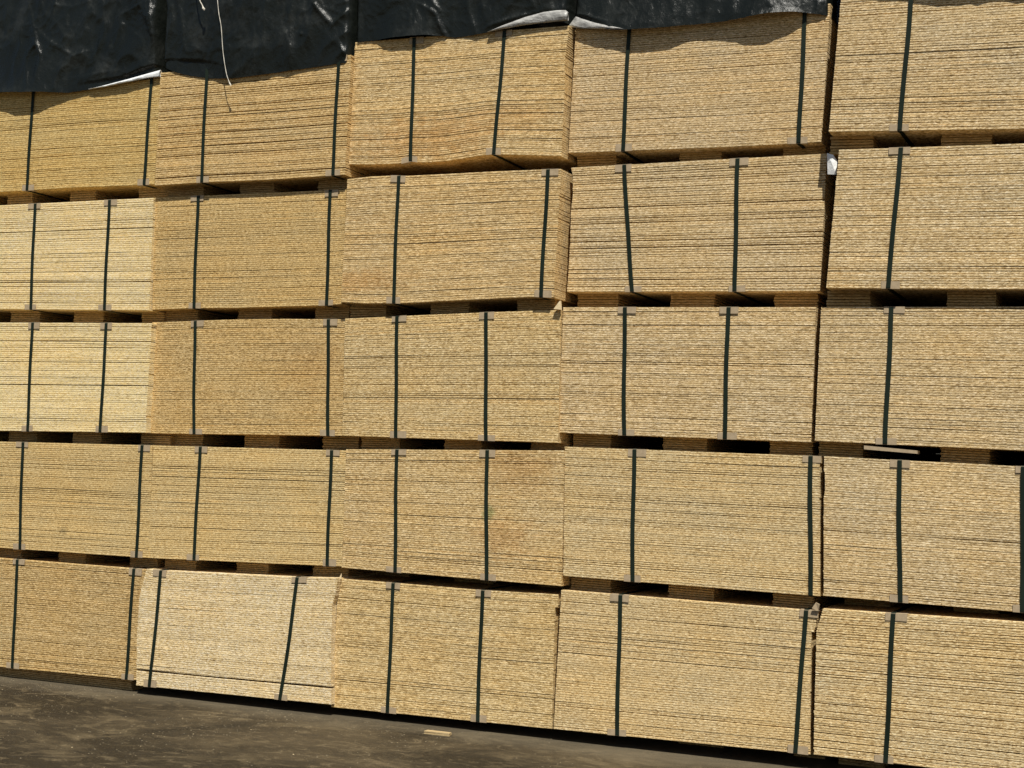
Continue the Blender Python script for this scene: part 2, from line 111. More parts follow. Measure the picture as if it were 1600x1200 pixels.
class N:
    def __init__(s, name, rough=.8, spec=.3):
        s.m = bpy.data.materials.new(name); s.m.use_nodes = True; s.t = s.m.node_tree
        s.b = s.t.nodes['Principled BSDF']; s.b.inputs['Roughness'].default_value = rough
        s.b.inputs['Specular IOR Level'].default_value = spec
    def n(s, typ, **kw):
        x = s.t.nodes.new('ShaderNode'+typ)
        for k, v in kw.items():
            if k.startswith('i_'): x.inputs[k[2:].replace('_', ' ')].default_value = v
            else: setattr(x, k, v)
        return x
    def l(s, a, b): s.t.links.new(a, b)
    def set(s, sock, v):
        if isinstance(v, (int, float, tuple)): sock.default_value = v
        else: s.l(v, sock)
    def math(s, op, a, b=0.0, clamp=False):
        x = s.n('Math', operation=op, use_clamp=clamp); s.set(x.inputs[0], a); s.set(x.inputs[1], b); return x.outputs[0]
    def mapr(s, v, a, b, c=0.0, d=1.0):
        x = s.n('MapRange'); s.set(x.inputs[0], v)
        for i, q in enumerate((a, b, c, d)): x.inputs[i+1].default_value = q
        return x.outputs[0]
    def mix(s, f, a, b, mode='MIX'):
        x = s.n('Mix', data_type='RGBA', blend_type=mode); s.set(x.inputs[0], f); s.set(x.inputs[6], a); s.set(x.inputs[7], b)
        return x.outputs[2]
    def vadd(s, v, o):
        x = s.n('VectorMath', operation='ADD'); s.set(x.inputs[0], v); s.set(x.inputs[1], o); return x.outputs[0]
    def vmul(s, v, o):
        x = s.n('VectorMath', operation='MULTIPLY'); s.set(x.inputs[0], v); s.set(x.inputs[1], o); return x.outputs[0]
    def noise(s, vec, sc, det=2.0, rough=.55, dist=0.0):
        x = s.n('TexNoise'); s.l(vec, x.inputs['Vector']); x.inputs['Scale'].default_value = sc
        x.inputs['Detail'].default_value = det; x.inputs['Roughness'].default_value = rough
        x.inputs['Distortion'].default_value = dist; return x.outputs['Fac']

def c4(c, k=1.0): return (c[0]*k, c[1]*k, c[2]*k, 1.0)

OSB = (.62, .41, .175)
def osb_material(name, base, contrast=1.0, stains=(), seed=0.0, edge=True):
    m = N(name, .85, .15)
    geo = m.n('NewGeometry').outputs['Position']
    rnd = m.n('ObjectInfo').outputs['Random']
    off = m.n('CombineXYZ'); m.l(m.math('MULTIPLY', rnd, 37.0), off.inputs[0]); m.l(m.math('MULTIPLY', rnd, 91.0), off.inputs[2])
    P = m.vadd(geo, off.outputs[0])
    # strand ends: short horizontal flecks, a few mm high
    fa = m.noise(m.vmul(P, (62., 62., 290.)), 1.0, 3.0, .65)
    fb = m.noise(m.vmul(P, (42., 42., 240.)), 1.0, 2.5, .6)
    fc = m.noise(m.vmul(P, (110., 110., 380.)), 1.0, 1.0, .5)
    light = m.mapr(fa, .49, .62); dark = m.mapr(fb, .48, .36); fleck = m.mapr(fc, .58, .68)
    col = m.mix(m.math('MULTIPLY', light, .85*contrast), c4((base[0]*.90, base[1]*.90, base[2]*.88)), c4((min(.95, base[0]*1.5), min(.86, base[1]*1.66), min(.7, base[2]*2.1))))
    col = m.mix(m.math('MULTIPLY', dark, .88*contrast), col, c4((base[0]*.42, base[1]*.37, base[2]*.28)))
    col = m.mix(m.math('MULTIPLY', fleck, 0.8*contrast), col, c4((base[0]*.32, base[1]*.25, base[2]*.17)))
    # broad tone drift and one tone per sheet
    big = m.noise(m.vmul(m.vadd(geo, (seed, 0., seed*.7)), (2.2, 2.2, 4.)), 1.0, 3.0, .6)
    mid = m.noise(m.vmul(P, (9., 9., 5.)), 1.0, 2.0, .5)
    col = m.mix(m.mapr(big, .35, .68), col, m.mix(1.0, col, (1.05, .985, .86, 1), 'MULTIPLY'))
    tone = m.math('MULTIPLY', m.mapr(rnd, 0, 1, .93, 1.05), m.mapr(mid, .3, .7, .93, 1.07))
    cc = m.n('CombineColor'); [m.l(tone, cc.inputs[i]) for i in range(3)]
    col = m.mix(1.0, col, cc.outputs[0], 'MULTIPLY')
    # weather stains with a place of their own
    for (sx, sz, rx, rz, sc, st) in stains:
        q = m.vmul(m.vadd(geo, (-sx, 0., -sz)), (1/rx, 0., 1/rz))
        ln = m.n('VectorMath', operation='LENGTH'); m.l(q, ln.inputs[0])
        ns = m.noise(m.vmul(m.vadd(geo, (sx*3, 0., sz)), (14., 1., 22.)), 1.0, 4.0, .65)
        fac = m.math('MULTIPLY', m.mapr(m.math('ADD', ln.outputs['Value'], m.mapr(ns, .2, .8, -.7, .7)), 1.0, .25), st, True)
        col = m.mix(fac, col, m.mix(1.0, col, c4(sc), 'MULTIPLY'))
    m.l(col, m.b.inputs['Base Color'])
    bp = m.n('Bump'); bp.inputs['Strength'].default_value = .75; bp.inputs['Distance'].default_value = .0016
    h = m.math('ADD', m.math('MULTIPLY', fa, 1.0), m.math('MULTIPLY', fc, .5)); m.l(h, bp.inputs['Height'])
    m.l(bp.outputs[0], m.b.inputs['Normal'])
    return m.m

def simple_noise_mat(name, a, b, sc, rough=.6, spec=.3, bump=0.0, vec=(1., 1., 1.), bdist=.002):
    m = N(name, rough, spec); geo = m.n('NewGeometry').outputs['Position']
    f = m.noise(m.vmul(geo, vec), sc, 4.0, .6)
    m.l(m.mix(m.mapr(f, .3, .7), c4(a), c4(b)), m.b.inputs['Base Color'])
    if bump:
        bp = m.n('Bump'); bp.inputs['Strength'].default_value = bump; bp.inputs['Distance'].default_value = bdist
        m.l(f, bp.inputs['Height']); m.l(bp.outputs[0], m.b.inputs['Normal'])
    return m.m

M_STRAP = simple_noise_mat('dark_green_strap', (.008, .0135, .0085), (.015, .0225, .015), 14, .5, .14, .15, (1, 1, .3))
M_PROT = simple_noise_mat('grey_cardboard', (.33, .25, .155), (.42, .325, .21), 60, .8, .2, .3)
M_BEAR = osb_material('osb_bearer', (.48, .33, .15), .8)
M_WHITE = simple_noise_mat('white_plastic', (.70, .71, .70), (.82, .83, .82), 30, .5, .4, .5, (1, 1, 1), .01)
M_CHIP = simple_noise_mat('pale_wood_chip', (.62, .47, .27), (.80, .66, .42), 90, .8, .2)
M_OFFCUT = simple_noise_mat('weathered_offcut', (.36, .26, .13), (.52, .39, .21), 60, .8, .2, .4)
M_GREYCHIP = simple_noise_mat('pale_grit', (.16, .13, .085), (.36, .30, .20), 120, .85, .2)
M_ROPE = simple_noise_mat('white_cord', (.45, .42, .35), (.66, .62, .53), 200, .7, .2, .6)

# ---------------------------------------------------------------- ground
def ground_mat():
    m = N('damp_yard_surface', .9, .25); geo = m.n('NewGeometry').outputs['Position']
    big = m.noise(m.vmul(geo, (.9, 1.1, 1.)), 1.0, 5.0, .62, .6)
    med = m.noise(m.vmul(geo, (1.7, 2.6, 1.)), 1.0, 6.0, .7, .9)
    str_ = m.noise(m.vmul(geo, (6., 9., 1.)), 1.0, 6.0, .75, 1.6)
    fine = m.noise(geo, 130.0, 3.0, .7)
    vf = m.n('TexVoronoi'); vf.inputs['Scale'].default_value = 75.; m.l(geo, vf.inputs['Vector'])
    col = m.mix(m.mapr(big, .42, .58), c4((.024, .0172, .0080)), c4((.074, .0540, .0275)))
    col = m.mix(m.math('MULTIPLY', m.mapr(med, .53, .66), .6), col, c4((.15, .113, .060)))
    col = m.mix(m.math('MULTIPLY', m.mapr(str_, .53, .67), .55), col, c4((.21, .160, .090)))
    col = m.mix(m.math('MULTIPLY', m.mapr(str_, .46, .33), .6), col, c4((.024, .020, .014)))
    col = m.mix(m.math('MULTIPLY', m.mapr(fine, .60, .70), .4), col, c4((.20, .17, .115)))
    col = m.mix(m.math('MULTIPLY', m.mapr(fine, .44, .30), .5), col, c4((.012, .010, .008)))
    sp = m.n('SeparateXYZ'); m.l(geo, sp.inputs[0])
    edge = m.mapr(m.math('ADD', sp.outputs[1], m.mapr(med, .3, .7, -.12, .12)), -.30, -.06)
    col = m.mix(m.math('MULTIPLY', edge, .55), col, c4((.14, .115, .075)))
    m.l(col, m.b.inputs['Base Color'])
    m.l(m.mapr(big, .35, .62, .62, .92), m.b.inputs['Roughness'])
    bp = m.n('Bump'); bp.inputs['Strength'].default_value = 1.0; bp.inputs['Distance'].default_value = .009
    m.l(m.math('ADD', m.math('MULTIPLY', str_, 1.4), m.math('MULTIPLY', fine, .6)), bp.inputs['Height']); m.l(bp.outputs[0], m.b.inputs['Normal'])
    return m.m
GM = ground_mat()
def gz(x, y):
    n = noise.fractal(Vector((x*.9, y*.9, 3.1)), 1.0, 2.0, 4)*.010 + noise.noise(Vector((x*6, y*6, .5)))*.0025
    return SLOPE*max(-8, min(8, x)) + n*sm(.05, -.4, y) if y < .05 else SLOPE*max(-8, min(8, x))
V = []; F = []
xs = [-120, -60, -30, -15, -8] + [-4 + i*.045 for i in range(190)] + [6, 9, 15, 30, 60, 120]
ys = [-120, -60, -30, -15, -8] + [-4 + i*.05 for i in range(82)] + [.5, 2, 4, 10, 30, 60, 120]
for y in ys:
    for x in xs: V.append((x, y, gz(x, y)))
nx = len(xs)
for j in range(len(ys)-1):
    for i in range(nx-1): F.append((j*nx+i, j*nx+i+1, (j+1)*nx+i+1, (j+1)*nx+i))
tag(mesh_obj('ground', V, F, GM, smooth=True), 'dark damp yard ground with dusty grey brown patches', kind='structure')

# grit and sawdust crumbs lying on the yard
V = []; F = []; FM = []
R = random.Random(3)
def crumb(x, y, s, k):
    z = gz(x, y); a = R.random()*math.pi; b = len(V); e = s*R.uniform(.35, .8); h = s*R.uniform(.2, .5)
    for (dx, dy, dz) in ((-s, -e, 0), (s, -e*.7, 0), (s*.8, e, 0), (-s*.9, e*.8, 0), (-s*.7, -e*.6, h), (s*.8, -e*.5, h), (s*.5, e*.7, h*.8), (-s*.6, e*.5, h)):
        V.append((x+dx*math.cos(a)-dy*math.sin(a), y+dx*math.sin(a)+dy*math.cos(a), z+dz-.0005))
    for f in ((4, 5, 6, 7), (0, 1, 5, 4), (1, 2, 6, 5), (2, 3, 7, 6), (3, 0, 4, 7)):
        F.append(tuple(b+q for q in f)); FM.append(k)
for i in range(8500):
    x = R.uniform(-3.2, 2.8); y = -abs(R.gauss(0, .9))-.02
    if noise.noise(Vector((x*1.6, y*1.6, 8))) + (-x-1.0)*.12 < R.uniform(-.35, .45): continue
    crumb(x, y, R.choice((.0015, .002, .0025, .003, .004)), 1 if R.random() < .05 else 0)
tag(mesh_obj('grit', V, F, None, mats=[M_GREYCHIP, M_CHIP], fm=FM), 'pale grit and sawdust crumbs scattered over the dark yard', kind='stuff')

# ---------------------------------------------------------------- panel bundles
# per bundle: sheet count, share of open joints, sheet jitter (m), base colour, contrast, stains, label
B0 = (.60, .405, .175)
RUST = (.90, .76, .60)
STY = {
 (1,1): (54, .16, .0010, (.61, .43, .17), .75, (), 'yellow tan board bundle directly under the black tarpaulin with a white turned up hem'),
 (2,1): (54, .42, .0016, (.61, .428, .195), .90, (), 'banded board bundle with many open dark joints, hung with the end of a white cord'),
 (3,1): (60, .10, .0024, (.64, .462, .225), .95, ((.42, 3.02, .5, .16, RUST, .8), (.85, 3.1, .4, .1, RUST, .4)), 'top row board bundle with wavy sagging bottom edge and orange stains'),
 (4,1): (60, .22, .0014, (.62, .462, .252), .95, (), 'board bundle under the rightmost black tarpaulin, with a scalloped tarpaulin shadow on it'),
 (5,1): (60, .20, .0014, (.63, .478, .265), 1.0, (), 'board bundle at top right, beside the narrow black gap and cut by the photo top'),
 (1,2): (52, .34, .0010, (.86, .68, .355), .70, (), 'pale straw coloured board bundle at far left, higher of the two pale ones'),
 (2,2): (56, .12, .0012, (.59, .415, .18), 1.0, (), 'dull tan board bundle right of the higher pale straw one'),
 (3,2): (58, .10, .0022, (.64, .46, .225), .95, ((.05, 2.28, .45, .07, RUST, .8),), 'board bundle with wavy edges and a rusty stain along its lower left'),
 (4,2): (56, .42, .0016, (.63, .472, .255), .95, (), 'board bundle with many dark open joints and a slanted left strap'),
 (5,2): (58, .26, .0014, (.64, .482, .262), 1.0, (), 'board bundle in rightmost column just right of the small white tag'),
 (1,3): (52, .30, .0010, (.88, .70, .36), .70, (), 'palest straw coloured board bundle at far left, lower of the two pale ones'),
 (2,3): (56, .08, .0012, (.60, .42, .185), 1.0, ((-.2, 1.85, .3, .2, RUST, .35),), 'darker tan board bundle right of the lower pale straw one'),
 (3,3): (58, .08, .0013, (.64, .468, .228), 1.0, (), 'middle board bundle with a pale splinter sticking up at its top right corner'),
 (4,3): (58, .14, .0013, (.63, .472, .255), 1.0, (), 'evenly stacked board bundle directly below the one with the slanted strap'),
 (5,3): (58, .14, .0013, (.63, .475, .258), 1.0, (), 'board bundle in rightmost column with a pale strip caught under its bottom edge'),
 (1,4): (54, .28, .0012, (.64, .462, .21), .85, ((-1.83, .86, .045, .03, (.5, .52, .55), .7),), 'far left board bundle with a small grey spot, second row from the ground'),
 (2,4): (54, .26, .0012, (.65, .472, .22), .90, (), 'board bundle above the pale leaning one, two straps far apart'),
 (3,4): (58, .12, .0014, (.64, .463, .225), 1.0, ((1.02, 1.33, .28, .16, (.85, .75, .64), .8), (.95, .98, .2, .12, (.8, .62, .45), .5), (.87, 1.10, .045, .05, (.50, .66, .55), .8)), 'board bundle with a brown weather stain at upper right and a small green mark'),
 (4,4): (60, .16, .0013, (.65, .485, .25), 1.0, (), 'wide looking board bundle with one strap tight against its right edge'),
 (5,4): (60, .14, .0013, (.64, .482, .262), 1.0, (), 'board bundle in rightmost column with a strap at the very photo edge'),
 (1,5): (54, .12, .0012, (.565, .395, .175), 1.0, (), 'bottom left board bundle resting on a long brown bearer'),
 (2,5): (56, .03, .0012, (.80, .63, .355), .95, (), 'pale leaning board bundle on the ground, split by one dark joint near its bottom'),
 (3,5): (60, .14, .0013, (.64, .468, .225), 1.0, (), 'bottom row board bundle behind the small wood offcut on the ground'),
 (4,5): (60, .14, .0013, (.65, .48, .245), 1.0, (), 'bottom row board bundle with a torn edge protector at its upper right corner'),
 (5,5): (60, .36, .0013, (.66, .49, .255), 1.0, (), 'bottom right board bundle with evenly spaced dark joints, standing on the ground'),
}
for q_, nm_ in enumerate(('highest', 'second highest', 'middle', 'second lowest', 'lowest')):
    STY[(0, q_+1)] = (54, .2, .0012, (.64, .462, .21), .9, (), nm_ + ' board bundle of the column added just beyond the left photo edge')  # unseen column added on the left, stops daylight leaking through the gaps
DEPTH = 2.44
NXS = 18

def make_bundle(key):
    D = BUNDLES[key]; n, pgap, jit, base, con, stains, label = STY[key]
    R = random.Random(key[0]*17 + key[1]*101)
    bot, top, left, right, y0 = D['bot'], D['top'], D['left'], D['right'], D['y']
    xc = (bot[0][0]+bot[-1][0])/2
    root = bpy.data.objects.new('board_bundle', None); COL.objects.link(root)
    org = Vector((xc, y0, plc(bot, xc) - .06)); root.location = org
    root.empty_display_size = .2
    tag(root, label, 'board bundle', 'strapped bundles of strand boards stacked in the wall')
    mat = osb_material('strand_board', base, con, stains, R.random()*40)
    def P(x, y, z): return (x-org.x, y-org.y, z-org.z)
    ub = lambda u, L: plc(L, L[0][0] + u*(L[-1][0]-L[0][0]))
    def zsm(L, u):
        h = .02; return (ub(max(0, u-h), L) + ub(u, L)*2 + ub(min(1, u+h), L))/4
    cols_u = [i/(NXS-1) for i in range(NXS)]
    ZB = [zsm(bot, u) for u in cols_u]; ZT = [zsm(top, u) for u in cols_u]
    # joints: sheet i lies between t[i] and t[i+1]; gap[i] sits below sheet i
    H = ZT[NXS//2]-ZB[NXS//2]
    gaps = []
    run = 0
    for i in range(n):
        g = R.uniform(.0006, .0013)
        if R.random() < pgap*.8: g = R.uniform(.0024, .0040)
        gaps.append(g)
    if key == (2, 5):
        gaps = [min(g, .0012) for g in gaps]; gaps[7] = .0105
    if key == (4, 2):
        for q in (5, 19, 22, 24, 30, 37, 45, 52): gaps[q] = R.uniform(.0042, .0064)
    if key == (2, 1):
        for q in (23, 27, 46, 52, 3, 13, 17, 32, 35, 42): gaps[q] = R.uniform(.0050, .0072)
    if key == (1, 2):
        for q in (13, 38): gaps[q] = .0065
    if key == (1, 3):
        for q in (22, 43): gaps[q] = .006
    if key == (5, 5):
        gaps = [R.uniform(.0030, .0044) if (i % 3 == 0 or R.random() < .12) else R.uniform(.0003, .0008) for i in range(n)]
    gaps[0] = .0
    lean = R.uniform(-.006, .006); drift = 0
    for i in range(n):
        t0 = (i + 0.0)/n; t1 = (i+1.0)/n
        drift = drift*.8 + R.gauss(0, jit*.30)
        yo = drift + R.gauss(0, jit*.22) + (R.uniform(0, .0022) if R.random() < .04 else 0)
        xj0 = R.gauss(0, .0004) + (R.uniform(-.003, .003) if R.random() < .06 else 0)
        xj1 = R.gauss(0, .0004) + (R.uniform(-.003, .003) if R.random() < .06 else 0)
        xl = plc(left, (t0+t1)/2) + xj0; xr = plc(right, (t0+t1)/2) + xj1
        if gaps[i] > .001: yo += R.uniform(0, .0015)
        cy0, cz0, cy1, cz1 = R.uniform(.0018, .0042), R.uniform(.0018, .0030), R.uniform(.0005, .0014), R.uniform(.0010, .0018)
        V = []
        sd_ = R.random()*100
        for k, u in enumerate(cols_u):
            x = lerp(xl, xr, u)
            zb = lerp(ZB[k], ZT[k], t0) + gaps[i]*(.8 + .5*noise.noise(Vector((x*2.2, sd_, 0)))) * (1 if gaps[i] < .001 or gaps[i] > .0035 else (.45+.55*sm(-.35, .1, noise.noise(Vector((x*1.1, sd_, 5)))+.25)))
            zt = lerp(ZB[k], ZT[k], t1) - (.0001)
            if i == n-1: zt += noise.noise(Vector((x*30, sd_, 2)))*.0008
            y = y0 + yo + .0016*noise.noise(Vector((x*1.7, i*.13, sd_*.02))) + .0006*noise.noise(Vector((x*14, sd_, 1)))
            # sawn edge with slightly eased, frayed arrises
            fr = .75 + .5*noise.noise(Vector((x*9, sd_, 3)))
            V += [P(x, y+cy0*fr, zb), P(x, y, zb+cz0*fr), P(x, y, zt-cz1*fr), P(x, y+cy1*fr, zt), P(x, y0+DEPTH, zt), P(x, y0+DEPTH, zb)]
        F = []
        for k in range(NXS-1):
            a = 6*k; b = a+6
            for q in range(6):
                q2 = (q+1) % 6; F.append((a+q, b+q, b+q2, a+q2))
        F.append(tuple(range(6))); e = 6*(NXS-1); F.append(tuple(e+5-q for q in range(6)))
        mesh_obj('board', V, F, mat, root)
    # bearers of laminated board strips under the bundle
    low = BUNDLES.get((key[0], key[1]+1))
    for (a, b) in D['bear']:
        V = []; F = []
        L = 6
        yf = y0 + D['sb'] + R.uniform(-.006, .006)
        za0, zb0 = plc(bot, a)-.001, plc(bot, b)-.001
        if low: za1, zb1 = plc(low['top'], a)+.001, plc(low['top'], b)+.001
        else: za1, zb1 = SLOPE*a, SLOPE*b
        for q in range(L):
            jx0, jx1, jy = R.uniform(-.003, .003), R.uniform(-.003, .003), R.uniform(-.004, .004)
            ta, tb = q/L + (.02 if q else 0), (q+1)/L - (.02 if q < L-1 else 0)
            s = len(V)
            for (x, zl, zh) in ((a+jx0, za1, za0), (b+jx1, zb1, zb0)):
                V += [P(x, yf+jy, lerp(zl, zh, ta)), P(x, yf+jy, lerp(zl, zh, tb)), P(x, y0+DEPTH-.1, lerp(zl, zh, tb)), P(x, y0+DEPTH-.1, lerp(zl, zh, ta))]
            for q0 in range(4):
                q2 = (q0+1) % 4; F.append((s+q0, s+4+q0, s+4+q2, s+q2))
            F += [(s, s+1, s+2, s+3), (s+7, s+6, s+5, s+4)]
        mesh_obj('bearer', V, F, M_BEAR, root)
    # unseen strip added at the back, keeps sky from showing through the fork pockets
    xa, xb_ = bot[0][0]+.03, bot[-1][0]-.03
    V = []
    for x in (xa, xb_):
        zh = plc(bot, x)-.002; zl = (plc(low['top'], x)+.002) if low else SLOPE*x+.001
        V += [P(x, y0+DEPTH-.095, zl), P(x, y0+DEPTH-.095, zh), P(x, y0+DEPTH-.01, zh), P(x, y0+DEPTH-.01, zl)]
    mesh_obj('added_sky_blocker', V, [(0, 4, 5, 1), (1, 5, 6, 2), (2, 6, 7, 3), (3, 7, 4, 0), (0, 1, 2, 3), (7, 6, 5, 4)], M_BEAR, root)
    # plastic straps, each a closed band round the bundle, with cardboard protectors at the edges
    SW = .0100
    for (xt, xb) in D['straps']:
        path = []   # (x, y, z, outward y, outward z)
        zt, zb = plc(top, xt), plc(bot, xb)
        ph = R.random()*9
        ns = 14
        off = .0052
        path.append((xt, y0+DEPTH+.004, zt+.003, 0, 1)); path.append((xt, y0+.02, zt+.0035, 0, 1)); path.append((xt, y0+.001, zt+.0032, -.7, .7))
        for k in range(ns+1):
            t = k/ns; x = lerp(xt, xb, t) + .0030*math.sin(ph+t*4.2)*math.sin(math.pi*t) + (xt-xb)*.10*math.sin(math.pi*t)*.5
            path.append((x, y0-off-.0012*math.sin(math.pi*t), lerp(zt-.003, zb+.003, t), -1, 0))
        path.append((xb, y0+.001, zb-.0032, -.7, -.7)); path.append((xb+.004, y0+.03, zb-.0035, 0, -1)); path.append((xb+.01, y0+DEPTH+.004, zb-.003, 0, -1))
        V = []; F = []
        for (x, y, z, oy, oz) in path:
            th = .0012
            V += [P(x-SW, y, z), P(x+SW, y, z), P(x+SW, y+oy*th, z+oz*th), P(x-SW, y+oy*th, z+oz*th)]
        m_ = len(path)
        for k in range(m_):
            a = 4*k; b = 4*((k+1) % m_)
            for q in range(4):
                q2 = (q+1) % 4; F.append((a+q2, b+q2, b+q, a+q))
        mesh_obj('strap', V, F, M_STRAP, root)
        for is_top in (True, False):
            if not is_top and key == (4, 4) and xb > 2.4: continue
            if not is_top and key == (4, 2) and False: continue
            x = (xt if is_top else xb) + R.uniform(-.010, .014); hw = R.uniform(.040, .048); hh = R.uniform(.028, .036)
            ra = R.uniform(-.02, .02)
            z = plc(top, x) if is_top else plc(bot, x); s = 1 if is_top else -1
            V = []; F = []
            for sx in (-hw, -hw*.33, hw*.33, hw):
                zz = (plc(top, x+sx) if is_top else plc(bot, x+sx)) + sx*ra
                bulge = -.0012 if abs(sx) == hw else 0
                V += [P(x+sx, y0-.0034+bulge, zz-s*hh), P(x+sx, y0-.0034+bulge*.5, zz+s*.0016), P(x+sx, y0+.035, zz+s*.0016),
                      P(x+sx, y0+.035, zz+s*.0004), P(x+sx, y0-.0016, zz+s*.0004), P(x+sx, y0-.0016+bulge, zz-s*hh)]
            for k in range(3):
                for q in range(6):
                    q2 = (q+1) % 6; F.append((6*k+q, 6*k+6+q, 6*k+6+q2, 6*k+q2))
            F += [tuple(range(6)), tuple(range(23, 17, -1))]
            mesh_obj('edge_protector', V, F, M_PROT, root)
    return root
for key in BUNDLES: make_bundle(key)

# ---------------------------------------------------------------- tarpaulins over the top of the wall
def tarp_mat():
    m = N('black_tarpaulin', .36, .27); geo = m.n('NewGeometry'); pos = geo.outputs['Position']
    a = m.noise(m.vmul(pos, (3., 3., 1.5)), 1.0, 4.0, .6); g = m.noise(m.vmul(pos, (260., 260., 12.)), 1.0, 2.0, .6)
    h = m.noise(m.vmul(pos, (10., 260., 200.)), 1.0, 2.0, .6)
    cr = m.noise(m.vmul(pos, (46., 46., 34.)), 1.0, 5.0, .7, 1.2); cr2 = m.noise(m.vmul(pos, (9., 9., 6.)), 1.0, 4.0, .6, 1.5)
    dust = m.noise(m.vmul(pos, (5., 5., 4.)), 1.0, 6.0, .7)
    col = m.mix(m.mapr(a, .3, .7), c4((.0055, .0070, .0056)), c4((.0100, .0120, .0098)))
    col = m.mix(m.math('MULTIPLY', m.mapr(dust, .52, .72), .35), col, c4((.050, .052, .046)))
    # silver lining on the inner face
    lin = m.mix(m.mapr(a, .3, .7), c4((.46, .47, .47)), c4((.62, .63, .63)))
    m.l(m.mix(geo.outputs['Backfacing'], col, lin), m.b.inputs['Base Color'])
    m.l(m.mapr(dust, .35, .7, .24, .40), m.b.inputs['Roughness'])
    b1 = m.n('Bump'); b1.inputs['Strength'].default_value = .38; b1.inputs['Distance'].default_value = .010
    hh = m.math('ADD', m.math('MULTIPLY', cr, .8), m.math('MULTIPLY', cr2, 1.6))
    m.l(hh, b1.inputs['Height'])
    # sharp crinkle facets of stiff film
    wp = m.n('TexNoise'); wp.inputs['Scale'].default_value = 5.; wp.inputs['Detail'].default_value = 3.; m.l(pos, wp.inputs['Vector'])
    wv = m.n('VectorMath', operation='SCALE'); m.l(wp.outputs['Color'], wv.inputs[0]); wv.inputs['Scale'].default_value = .22
    vr = m.n('TexVoronoi'); vr.inputs['Scale'].default_value = 7.5; m.l(m.vmul(m.vadd(pos, wv.outputs[0]), (1., .4, .8)), vr.inputs['Vector'])
    vr2 = m.n('TexVoronoi'); vr2.inputs['Scale'].default_value = 19.; m.l(m.vmul(m.vadd(pos, wv.outputs[0]), (1., .4, .7)), vr2.inputs['Vector'])
    b3 = m.n('Bump'); b3.inputs['Strength'].default_value = .6; b3.inputs['Distance'].default_value = .014
    m.l(m.math('ADD', vr.outputs['Distance'], m.math('MULTIPLY', vr2.outputs['Distance'], .30)), b3.inputs['Height']); m.l(b3.outputs[0], b1.inputs['Normal'])
    b2 = m.n('Bump'); b2.inputs['Strength'].default_value = .12; b2.inputs['Distance'].default_value = .001
    m.l(m.math('ADD', g, h), b2.inputs['Height']); m.l(b1.outputs[0], b2.inputs['Normal']); m.l(b2.outputs[0], m.b.inputs['Normal'])
    return m.m
M_TARP = tarp_mat()
M_LINING = simple_noise_mat('silver_lining', (.17, .165, .155), (.46, .45, .42), 16, .38, .5, 1.0, (1, 1, 1.6), .012)

